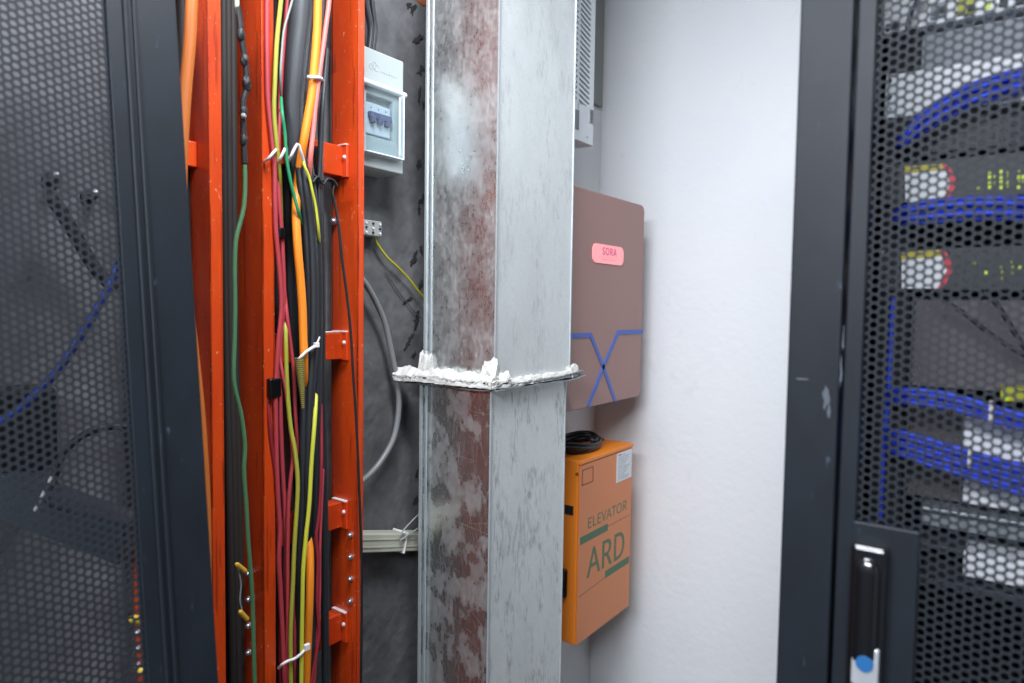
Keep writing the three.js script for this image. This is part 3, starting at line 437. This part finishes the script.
{ // orange rescue device box
  const base = [(AX0 + AX1) / 2, AY0, ZW + 0.003], W = AX1 - AX0, H = AY1 - AY0, D = AZ - base[2];
  const t = thing('rescue_device_box', 'orange metal box lettered ELEVATOR ARD on the wall below the brown cabinet', 'equipment box', base);
  const mo = new THREE.MeshPhysicalMaterial({ color: 0xea8422, roughness: 0.45, clearcoat: 0.1 });
  part('case', boxGeo(-W / 2, 0, 0, W / 2, H, D - 0.004, 0.004), mo, t);
  const S = 1100 / H * 1, cw = Math.round(W * S), ch = 1100, cv = document.createElement('canvas'); cv.width = cw; cv.height = ch; const c = cv.getContext('2d'), X = x => x * S, Y = y => ch - y * S;
  c.fillStyle = '#d98450'; c.fillRect(0, 0, cw, ch);
  c.fillStyle = '#3d6b46'; c.fillRect(X(0.008), Y(0.262), X(0.138), X(0.019)); c.fillRect(X(0.136), Y(0.141), X(0.134), X(0.019));
  c.strokeStyle = '#6f5038'; c.lineWidth = 5; c.beginPath(); c.moveTo(X(0.146), Y(0.254)); c.lineTo(X(0.272), Y(0.254)); c.moveTo(X(0.006), Y(0.118)); c.lineTo(X(0.136), Y(0.124)); c.stroke();
  c.fillStyle = '#4f6a43'; const txt = (s, x0, x1, y, size) => { c.save(); c.font = `${size}px sans-serif`; const w = c.measureText(s).width; c.translate(X(x0), Y(y)); c.scale((X(x1) - X(x0)) / w, 1); c.fillText(s, 0, 0); c.lineWidth = size * 0.02; c.strokeStyle = c.fillStyle; c.strokeText(s, 0, 0); c.restore(); };
  txt('ELEVATOR', 0.040, 0.250, 0.274, 88); txt('ARD', 0.044, 0.246, 0.152, 238);
  const tex = new THREE.CanvasTexture(cv); tex.colorSpace = THREE.SRGBColorSpace;
  const dg = boxGeo(-W / 2 + 0.0015, 0.0015, D - 0.003, W / 2 - 0.0015, H - 0.012, D, 0.0015); { const p = dg.attributes.position, uv = dg.attributes.uv; for (let i = 0; i < p.count; i++) uv.setXY(i, (p.getX(i) + W / 2) / W, p.getY(i) / H); }
  const door = part('door', dg, new THREE.MeshPhysicalMaterial({ color: 0xffffff, map: tex, roughness: 0.45 }), t); door.userData.label = 'muted orange door with green lettering and bars';
  part('top_lip', boxGeo(-W / 2, H - 0.010, D - 0.006, W / 2, H, D + 0.002, 0.002), mo, t);
  // stickers
  const sv = document.createElement('canvas'); sv.width = 128; sv.height = 160; const s = sv.getContext('2d'); s.fillStyle = '#dfe3e6'; s.fillRect(0, 0, 128, 160); s.fillStyle = '#8a939e'; for (let i = 0; i < 13; i++) s.fillRect(10, 14 + i * 11, 60 + (i * 37) % 46, 3); s.fillStyle = '#b0564a'; s.fillRect(10, 8, 28, 4);
  const stx = new THREE.CanvasTexture(sv); stx.colorSpace = THREE.SRGBColorSpace;
  const sg = boxGeo(0.186 - W / 2, 0.357, D, 0.272 - W / 2, 0.433, D + 0.0006); { const p = sg.attributes.position, uv = sg.attributes.uv; for (let i = 0; i < p.count; i++) uv.setXY(i, (p.getX(i) - 0.186 + W / 2) / 0.086, (p.getY(i) - 0.357) / 0.076); }
  part('paper_label', sg, M(0xffffff, 0.7, 0, { map: stx }), door).userData.label = 'white printed paper label';
  part('name_plate', merge([boxGeo(0.012 - W / 2, 0.386, D, 0.064 - W / 2, 0.388, D + 0.0008), boxGeo(0.012 - W / 2, 0.422, D, 0.064 - W / 2, 0.424, D + 0.0008), boxGeo(0.012 - W / 2, 0.386, D, 0.014 - W / 2, 0.424, D + 0.0008), boxGeo(0.062 - W / 2, 0.386, D, 0.064 - W / 2, 0.424, D + 0.0008)]), M(0x8a5433, 0.6), door);
  // side fittings
  const pz = (u, v) => P(u, v, 'x', AX0);
  { const p = pz(566, 582); part('latch_handle', boxGeo(-0.012, -0.036, -0.010, 0, 0.034, 0.010, 0.006), matBlackGloss, t, [-W / 2, p.y - base[1], p.z - base[2] - 0.004]); }
  { const p = pz(569, 510); part('side_vent', boxGeo(-0.002, -0.011, -0.012, 0.001, 0.011, 0.012, 0.001), matBlack, t, [-W / 2, p.y - base[1], p.z - base[2]]); }
  { const p = pz(577, 474); part('side_screw', new THREE.SphereGeometry(0.004, 8, 6), M(0x6d3a12, 0.5), t, [-W / 2, p.y - base[1], p.z - base[2]]); }
}
{ // coil of black cable and a small black adapter on the orange box
  const pts = [], c0 = new THREE.Vector3(1.465, AY1, -0.872), r = rng(3);
  for (let i = 0; i <= 70; i++) { const a = i / 70 * Math.PI * 2 * 4.2, q = 1 + 0.12 * Math.sin(a * 1.3 + 1); pts.push(new THREE.Vector3(c0.x + 0.075 * q * Math.cos(a), c0.y + 0.007 + i / 70 * 0.022 + 0.004 * Math.sin(a * 2.1), c0.z + 0.045 * q * Math.sin(a))); }
  for (let i = 0; i < 4; i++) pts.push(new THREE.Vector3(c0.x + 0.02 + i * 0.022, c0.y + 0.03 - i * 0.004, c0.z + 0.03 - 0.012 * Math.sin(i)));
  solo('coiled_cable', tubeGeo(pts, 0.0052, 420, 8), M(0x15171d, 0.4), 'black cable coiled on top of the orange box', 'cable');
  solo('power_adapter', boxGeo(1.440, AY1 + 0.0005, -0.985, 1.522, AY1 + 0.045, -0.945, 0.005), matBlack, 'small black adapter standing behind the coiled cable on the orange box', 'adapter');
}

// ---------------------------------------------------------------- perforated sheets
function perforated(u0, u1, v0, v1, pitch, ratio, inside) {  // hexagonal holes in a sheet lying in x (u) and y (v), facing +z; thickness 1.2 mm
  const Rr = pitch / Math.sqrt(3), cs = 1.5 * Rr, pos = [], nor = [], T = 0.0012;
  const ang = [...Array(6)].map((_, i) => [Math.cos(i * Math.PI / 3), Math.sin(i * Math.PI / 3)]);
  const tri = (a, b, c, n) => { for (const q of [a, b, c]) { pos.push(q[0], q[1], q[2]); nor.push(n[0], n[1], n[2]); } };
  for (let i = 0, x = u0 + Rr; x < u1 - Rr * 0.5; i++, x += cs) for (let y = v0 + pitch * (i % 2 ? 1 : 0.5); y < v1 - pitch * 0.4; y += pitch) {
    if (inside && !inside(x, y)) continue;
    for (let k = 0; k < 6; k++) {
      const a = ang[k], b = ang[(k + 1) % 6], h = Rr * ratio;
      const o0 = [x + a[0] * Rr, y + a[1] * Rr, 0], o1 = [x + b[0] * Rr, y + b[1] * Rr, 0], i0 = [x + a[0] * h, y + a[1] * h, 0], i1 = [x + b[0] * h, y + b[1] * h, 0];
      tri(i0, o0, o1, [0, 0, 1]); tri(i0, o1, i1, [0, 0, 1]);
      const j0 = [i0[0], i0[1], -T], j1 = [i1[0], i1[1], -T], n = [-(a[0] + b[0]) / 1.732, -(a[1] + b[1]) / 1.732, 0];
      tri(i0, i1, j1, n); tri(i0, j1, j0, n);
    }
  }
  const g = new THREE.BufferGeometry(); g.setAttribute('position', new THREE.Float32BufferAttribute(pos, 3)); g.setAttribute('normal', new THREE.Float32BufferAttribute(nor, 3)); return g;
}

// ---------------------------------------------------------------- leaning perforated panel (left)
{
  const XI = 0.320, XR = 0.392, top = 2.02, W = 0.62, x0 = XR - W, lean = 0.1;
  const t = thing('perforated_panel', 'dark perforated steel rack door leaning in front of the narrow orange ladder', 'rack door', [XR, 0.005, -0.7225 + 1.6 * lean]);
  t.rotation.x = -Math.atan(lean);
  const H = top / Math.cos(Math.atan(lean)), X = x => x - XR;
  part('stile', merge([boxGeo(X(XI), 0, -0.012, X(XI) + 0.016, H, 0.000, 0.001), boxGeo(X(XI) + 0.0155, 0, -0.014, X(XI) + 0.020, H, 0.0035, 0.0016), boxGeo(X(XI) + 0.0195, 0, -0.014, X(XI) + 0.0245, H, 0.0012), boxGeo(X(XI) + 0.024, 0, -0.014, X(XI) + 0.0285, H, 0.0040, 0.0016), boxGeo(X(XI) + 0.028, 0, -0.024, 0, H, 0.0018, 0.0015)]), matRack, t).userData.label = 'folded dark blue-grey edge stile';
  part('stile', boxGeo(X(x0), 0, -0.024, X(x0) + 0.07, H, 0.0018, 0.0015), matRack, t);
  part('rail', boxGeo(X(x0) + 0.07, 0, -0.024, X(XI), 0.5, 0.0018, 0.0015), matRack, t);
  part('rail', boxGeo(X(x0) + 0.07, H - 0.07, -0.024, X(XI), H, 0.0018, 0.0015), matRack, t);
  const g = perforated(X(x0) + 0.066, X(XI) + 0.004, 0.495, H - 0.066, 0.0079, 0.67); g.translate(0, 0, -0.004);
  part('perforated_sheet', g, matMesh, t);
}
// behind the panel
{
  const a = P(134, 521, 'z', -0.80), b = P(-20, 462, 'z', -0.968), d = b.clone().sub(a), L = d.length();
  const t = thing('support_arm', 'dark grey steel support arm behind the perforated panel', 'bracket', [a.x, a.y, a.z]);
  const matArm = M(0x3f454c, 0.45); t.quaternion.setFromUnitVectors(new THREE.Vector3(0, 0, -1), d.clone().normalize());
  part('channel', boxGeo(-0.012, -0.052, -L, 0.012, 0, 0, 0.002), matArm, t);
  part('top_lip', boxGeo(-0.014, -0.002, -L, 0.014, 0.003, 0, 0.001), matArm, t);
  part('slot', boxGeo(-0.0135, -0.014, -L * 0.5, -0.011, -0.010, -L * 0.32), matBlack, t);
  const q = P(62, 491, 'z', -0.80);
}
cable('white_string', [[35, 510], [41, 498], [47, 486], [53, 475]], -.845, .0018, tieMat, 'short white tie across the dark support arm', 'cable tie');
solo('screw_head', new THREE.SphereGeometry(.0045, 10, 8).translate(...P(121, 542, 'z', -.84).toArray()), matBolt, 'bright screw head below the support arm', 'screw');
cable('blue_cable', [[135, 245, -.83], [120, 263], [110, 285], [95, 312], [78, 340], [62, 365], [45, 385], [30, 400], [12, 415], [-10, 428]], -.86, .0048, M(0x1f3a92, 0.45), 'blue network cable hanging behind the perforated panel', 'cable');
cable('black_cable', [[148, 428], [128, 427], [108, 427], [90, 432], [75, 441], [62, 456], [55, 475], [48, 500]], -.88, .0045, matBlack, 'black cable curving over the support arm behind the panel', 'cable');
cable('black_cable', [[52, 200], [58, 207], [66, 220], [76, 236], [86, 254], [98, 272], [112, 286]], -.955, .0085, matBlack, 'black tube slanting down the wall behind the panel', 'cable');  // thick black tube laid as a diagonal band on the wall
{ const p = P(22, 425, 'z', -.955); solo('black_box', boxGeo(p.x - 0.045, p.y - 0.055, -0.999, p.x + 0.030, p.y + 0.045, -0.93, 0.006), matBlack, 'black junction box on the wall behind the perforated panel', 'box'); }
for (const [u, v, l] of [[50, 180, 'dark anchor bolt on the wall above the slanting black tube'], [88, 197, 'anchor bolt with a bright head on the wall behind the panel']]) {
  const p = P(u, v, 'z', ZW), t = thing('anchor_bolt', l, 'bolt', [p.x, p.y, ZW]);
  part('washer', new THREE.CylinderGeometry(.010, .010, .004, 14).rotateX(Math.PI / 2), matBlack, t, [0, 0, .002]); part('shank', new THREE.CylinderGeometry(.0055, .0055, .025, 10).rotateX(Math.PI / 2), M(0x3a3d40, 0.5), t, [0, 0, .014]); part('head', new THREE.SphereGeometry(.0045, 10, 8), M(0x8a8d90, 0.4, 0.6), t, [-.002, .003, .028]);
}

// ---------------------------------------------------------------- server rack (right)
const KX = 0.650, KZ = -0.1635, KH = 2.06, KD = 0.95, KW = 0.60, KE = 0.81;
{
  const t = thing('server_rack', 'tall dark blue-grey server rack with perforated door full of blue cables', 'server rack', [KX, 0, KZ]);
  const D = -0.118 - KZ;   // post width
  part('post', boxGeo(0, 0, 0, 0.045, KH, D - 0.0012, 0.002), matRack, t);
  part('post', boxGeo(0, 0, KW - D, 0.045, KH, KW, 0.002), matRack, t);
  { const r = rng(41), sm = M(0x4a5058, 0.8); for (const [u, v, w, h] of [[826, 398, .0035, .012], [829, 412, .0025, .009], [841, 372, .0012, .020], [843, 340, .0010, .016], [803, 379, .006, .0015]]) { const q = P(u, v, 'x', KX), sh = new THREE.Shape(); for (let i = 0; i < 14; i++) { const a = i / 14 * Math.PI * 2, k = 0.35 + 0.75 * r(); i ? sh.lineTo(Math.cos(a) * w * k, Math.sin(a) * h * k) : sh.moveTo(Math.cos(a) * w * k, Math.sin(a) * h * k); } const g = new THREE.ExtrudeGeometry(sh, { depth: 0.0003, bevelEnabled: false }); g.rotateY(-Math.PI / 2); part('paint_scuff', g, sm, t, [-0.0001, q.y, q.z - KZ]); } }
  part('side_panel', boxGeo(0.045, 0, 0.001, KD, KH, 0.004), matRack, t); part('side_panel', boxGeo(0.045, 0, KW - 0.004, KD, KH, KW - 0.001), matRack, t);
  part('top_panel', boxGeo(0, KH, 0, KD, KH + 0.03, KW, 0.002), matRack, t);
  part('base_panel', boxGeo(0.045, 0.0, 0.004, KD, 0.08, KW - 0.004), matRack, t);
  part('back_panel', boxGeo(KD - 0.004, 0.08, 0.004, KD, KH, KW - 0.004), matRackInside, t);
  const rx = KE - KX;
  for (const z of [0.050, KW - 0.078]) part('mounting_rail', boxGeo(rx + 0.002, 0.08, z, rx + 0.03, KH, z + 0.028), matRackInside, t);
  // door
  const door = new THREE.Group(); door.name = 'door'; t.add(door);
  const z0 = D + 0.0022, zm = -0.1015 - KZ, plate = P(917, 600, 'x', KX).z - KZ, py = P(900, 529, 'x', KX).y, zEnd = KW - D - 0.002;
  part('door_frame', merge([boxGeo(-0.001, 0.03, z0, 0.018, KH - 0.01, zm, 0.0015), boxGeo(-0.001, 0.03, zEnd - 0.03, 0.018, KH - 0.01, zEnd, 0.0015), boxGeo(-0.001, KH - 0.06, zm - 0.002, 0.018, KH - 0.01, zEnd - 0.02, 0.0015), boxGeo(-0.001, 0.03, zm - 0.002, 0.018, 0.4, zEnd - 0.02, 0.0015)]), matRack, door);
  part('lock_panel', boxGeo(-0.0012, 0.9, zm - 0.003, 0.017, py, plate, 0.0015), matRack, door);
  const g = perforated(zm - 0.004, zEnd - 0.026, 0.396, KH - 0.056, 0.00745, 0.74, (x, y) => !(x < plate - 0.001 && y < py - 0.001 && y > 0.9)); g.rotateY(-Math.PI / 2); g.translate(0.003, 0, 0);
  part('perforated_sheet', g, matMesh, door);
  // swing handle
  const matHandle = new THREE.MeshPhysicalMaterial({ color: 0x0c0d0f, roughness: 0.16, clearcoat: 1, clearcoatRoughness: 0.08 });
  const hz0 = P(853.5, 560, 'x', KX).z - KZ, hz1 = P(890.5, 560, 'x', KX).z - KZ, hy = P(872, 541.5, 'x', KX).y, hc = (hz0 + hz1) / 2, hh = 0.19;
  part('handle_base', boxGeo(-0.018, hy - hh, hz0, 0, hy, hz1, 0.0045), matHandle, door);
  { const c = new THREE.CapsuleGeometry(0.0125, 0.070, 6, 14); c.scale(0.5, 1, 0.86); part('handle_lever', c, matHandle, door, [-0.018, hy - 0.0095 - 0.047, hc - 0.0008]); }
  const lk = P(865, 662, 'x', KX - 0.020); lk.sub(t.position);
  part('lock_plate', merge([boxGeo(-0.0215, lk.y - 0.022, lk.z - 0.0105, -0.016, lk.y + 0.0135, lk.z + 0.0105, 0.0022)]), M(0xc2c6ca, 0.35, 0.5), door);
  const cyl = part('lock_barrel', new THREE.CylinderGeometry(0.0066, 0.0070, 0.004, 22).rotateZ(Math.PI / 2), M(0x2a659c, 0.35, 0.2), door, [-0.0228, lk.y, lk.z]); cyl.userData.label = 'blue lock barrel';
}
// equipment in the rack: pixel rows on the mounting plane x = KE
const KZ1 = 0.372;
const yK = (v, u = 905) => P(u, v, 'x', KE).y, zK = (u, v, x = KE) => P(u, v, 'x', x).z;
function unit(name, label, cat, u0, v0, v1, depth, mat, proud = 0, group) {
  const y1 = yK(v0, u0 + 8), y0 = yK(v1, u0 + 8), z0 = zK(u0, (v0 + v1) / 2), t = thing(name, label, cat, [KE - proud, y0, z0], group);
  part('face', boxGeo(0, 0, 0, depth, y1 - y0, KZ1 - z0, 0.0015), mat, t);
  if (name === 'rack_shelf') t.userData.top = y1 - y0;
  return t;
}
const loc = (t, u, v, x) => P(u, v, 'x', x === undefined ? t.position.x : x).sub(t.position);
const pbox = (t, u0, v0, u1, v1, out, r) => { const a = loc(t, u0, v0), b = loc(t, u1, v1); return boxGeo(-out, Math.min(a.y, b.y), a.z, 0.001, Math.max(a.y, b.y), b.z, r); };
const matPanelWhite = M(0xf2f4f8, 0.5), matPanelGrey = M(0x8b9199, 0.5), matDark = M(0x1d2024, 0.6), matTaupe = M(0x6b6467, 0.7), matSteel = M(0xaab0b4, 0.4, 0.5), matYG = M(0xb5b52a, 0.5);
function led(t, u, v, w = 2.2, h = 2.6) { return part('port_led', pbox(t, u - w / 2, v - h / 2, u + w / 2, v + h / 2, 0.0012), matLed, t); }
const matLed = new THREE.MeshStandardMaterial({ color: 0x3a4a10, emissive: 0xc4e020, emissiveIntensity: 0.85, roughness: 0.4 });
{
  const a = unit('patch_panel', 'white patch panel with keystone ports at the top of the rack', 'patch panel', 884, -8, 33, 0.05, matPanelWhite);
  for (const [u0, v0, u1, v1, m] of [[931, 5, 947, 17, matPanelGrey], [958, 0, 975, 13, matYG], [886, 25, 899, 29, matDark]]) part('port', pbox(a, u0, v0, u1, v1, 0.003, 0.001), m, a);
  for (const [u0, v0, u1, v1] of [[934, 12, 939, 17], [940, 9, 945, 14], [968, 6, 974, 12], [1000, -2, 1008, 6], [1016, -4, 1024, 4]]) part('port_hole', pbox(a, u0, v0, u1, v1, 0.0034), matDark, a);
  led(a, 987.5, 5.5, 6, 6);
  const b = unit('blank_panel', 'plain grey blanking panel under the top patch panel', 'panel', 897, 35, 72, 0.02, matPanelGrey, -0.01);
  const c = unit('patch_panel', 'white patch panel with a steel ear behind the curved blue bundle', 'patch panel', 887, 74, 118, 0.05, matPanelWhite);
  part('steel_ear', pbox(c, 886, 75, 897, 118, 0.0025, 0.001), matSteel, c); for (const v of [82, 98, 111]) part('ear_screw', new THREE.SphereGeometry(0.003, 8, 6), v > 100 ? matBolt : matDark, c, loc(c, 889, v).add(new THREE.Vector3(-0.003, 0, 0)).toArray());
  const d = unit('cable_manager', 'black cable manager bar above the upper network switch', 'cable manager', 897, 121, 158, 0.04, matDark, -0.006);
  part('slot', pbox(d, 905, 130, 1010, 145, 0.002), matBlack, d);
  [['upper', 163, 204, 0], ['lower', 249, 291, 86]].forEach(([w, v0, v1, dv], k) => {
    const s = unit('network_switch', `${w} black network switch with a white and yellow label and green port lights`, 'network switch', 896, v0, v1, 0.28, M(0x24282c, 0.5), 0.003);
    const du = k ? -3.5 : 0;
    const lab = (pts, m, out, n) => { const sh = new THREE.Shape(pts.map(([u, v]) => { const p = loc(s, u + du, v + dv); return new THREE.Vector2(p.z, p.y); })); const e = new THREE.ExtrudeGeometry(sh, { depth: out, bevelEnabled: false }); e.rotateY(-Math.PI / 2); part(n, e, m, s, [0, 0, 0]); };
    lab([[905, 172.5], [945, 170], [950.5, 184], [942, 202.5], [905.5, 202.5]], M(0xf0f2f5, 0.5), 0.0016, 'white_label');
    lab([[905, 166.5], [942, 164], [945, 170.5], [905, 174]], M(0xc9bb2b, 0.5), 0.0018, 'yellow_stripe');
    lab([[942, 163.5], [950, 166], [957.5, 183], [947, 202.5], [941, 202.5], [951, 183.5]], M(0xcf3845, 0.5), 0.0019, 'red_chevron');
    const cols = k ? [[974, 0, 1], [986, 2, 3], [1001.5, 1, 4], [1012, 0, 3], [1020, 1, 2]] : [[978, 3, 4], [989.5, 0, 4], [995, 1, 3], [1001, 0, 4], [1007, 0, 4], [1018.5, 0, 4], [1023, 1, 3]];
    for (const [u, a0, a1] of cols) for (let i = a0; i < a1; i++) led(s, u, (k ? 262.5 : 172) + i * 5.1, 2.8, 3.2);
    part('mounting_screw', new THREE.SphereGeometry(0.0032, 8, 6), matBolt, s, loc(s, 886 - (k ? 3 : 0), k ? 252 : 168).add(new THREE.Vector3(-0.001, 0, 0)).toArray());
    part('mounting_ear', pbox(s, 882, v0, 896, v1, 0.001), matDark, s);
  });
  const e = unit('equipment_tray', 'dull taupe equipment cover below the lower network switch', 'equipment', 911, 298, 388, 0.3, matTaupe, -0.02);
  const f = unit('equipment_tray', 'narrow taupe equipment front between the two lower blue bundles', 'equipment', 906, 405, 500, 0.2, M(0x57524f, 0.7), -0.02);
  for (const [v0, v1, l] of [[419, 456, 'white ported module between the two lower blue bundles'], [480, 504, 'white ported module just below the lowest blue bundle'], [551, 577, 'white module on the lowest rack shelf']]) { const g = unit('white_module', l, 'module', 963, v0, v1, 0.05, matPanelWhite, 0.002); }
  const h = unit('yellow_module', 'yellow-fronted fibre module above the upper of the two lower blue bundles', 'module', 1000, 387, 401, 0.05, matYG, 0.004); led(h, 1006.5, 399, 4, 4);
  const s1 = unit('rack_shelf', 'bare steel rack shelf below the lowest blue bundle', 'rack shelf', 921, 506, 527, 0.3, matSteel, -0.004);
  part('front_lip', boxGeo(-0.010, s1.userData.top - 0.004, 0, 0.002, s1.userData.top, KZ1 - s1.position.z, 0.0015), matSteel, s1); delete s1.userData.top;
  const s2 = unit('rack_shelf', 'thin dark rack shelf carrying the white module', 'rack shelf', 919, 577, 584, 0.3, M(0x3a3e43, 0.5), 0); delete s2.userData.top;
  const s3 = unit('rack_shelf', 'thin dark rack shelf above the lowest white module', 'rack shelf', 919, 543, 548, 0.3, M(0x3a3e43, 0.5), 0); delete s3.userData.top;
}
// blue cables in the rack
function rackCable(list, x, r, mat, label, cat, group) { const q = list.map(p => P(p[0], p[1], 'x', p[2] === undefined ? x : p[2])); if (list[list.length - 1][0] > 1045) { const e = q[q.length - 1]; q.push(new THREE.Vector3(e.x, e.y, 0.13), new THREE.Vector3(e.x, e.y, 0.26), new THREE.Vector3(e.x + 0.012, e.y + 0.004, 0.33), new THREE.Vector3(KE + 0.004, e.y + 0.008, 0.36)); }
  return solo('network_cable', tubeGeo(q, r, 0, 8), mat, label, cat || 'cable', group); }
for (let i = 0; i < 5; i++) { const o = i * 5.2; rackCable([[897, 142 + o * 0.3, .80], [904, 134 + o * 0.6], [922, 114 + o * 0.9], [950, 95 + o], [985, 80 + o], [1024, 69 + o], [1060, 60 + o]], .785 - (i % 2) * .006, .0027, i % 2 ? matBlue : matBlueDim, 'blue network cable of the bundle curving across the steel-eared patch panel', 'cable', 'curved blue cable bundle'); }
for (let i = 0; i < 5; i++) { const o = i * 5; rackCable([[893, 214 + o * 0.5, .80], [905, 207 + o * 0.8], [925, 202 + o], [960, 199 + o], [1000, 198 + o], [1060, 199 + o]], .782 - (i % 2) * .006, .0027, i % 2 ? matBlue : matBlueDim, 'blue network cable of the level bundle under the upper switch', 'cable', 'level blue cable bundle'); }
for (let i = 0; i < 4; i++) { const o = i * 4.6; rackCable([[888, 390 + o, .80], [905, 390 + o * 0.9], [930, 391 + o], [960, 397 + o], [1000, 409 + o], [1050, 422 + o]], .778 - (i % 2) * .006, .0026, i % 2 ? matBlueDim : matBlue, 'blue network cable of the bundle below the taupe cover', 'cable', 'sagging blue cable bundle'); }
for (let i = 0; i < 6; i++) { const o = i * 5; rackCable([[885, 430 + o * 0.8, .80], [900, 432 + o * 0.9], [930, 440 + o], [970, 452 + o], [1010, 463 + o * 1.1], [1050, 470 + o * 1.2]], .778 - (i % 2) * .006, .0026, i % 2 ? matBlueDim : matBlue, 'blue network cable of the lowest bundle in the rack', 'cable', 'lowest blue cable bundle'); }
rackCable([[893, 300], [891, 340], [889, 380], [886, 420], [882, 470], [880, 520]], .80, .003, matBlueDim, 'dim blue network cable running down the mounting rail');
rackCable([[908, 36], [908, 25], [911, 12], [918, 0], [924, -10]], .79, .0024, M(0x1c2148, 0.5), 'dark blue cable crossing the top patch panel');
rackCable([[938, 292], [942, 299], [965, 314], [985, 330], [1005, 344], [1030, 358]], .80, .0022, matBlack, 'longer thin black cable slanting across the taupe cover');
rackCable([[985, 292], [993, 300], [1004, 315], [1014, 332], [1026, 350]], .80, .0022, matBlack, 'shorter thin black cable slanting across the taupe cover');
for (const [u, v, l] of [[991, 411, 'white clip on the sagging blue bundle'], [970, 456, 'white clip on the lowest blue bundle']]) { const p = P(u, v, 'x', .768); solo('cable_clip', boxGeo(-.003, -.012, -.0018, .003, .010, .0018, .001).translate(p.x, p.y, p.z), tieMat, l, 'cable clip'); }

scene.traverse(o => { if (o.isMesh) { o.castShadow = true; o.receiveShadow = true; } });
renderer.render(scene, camera);
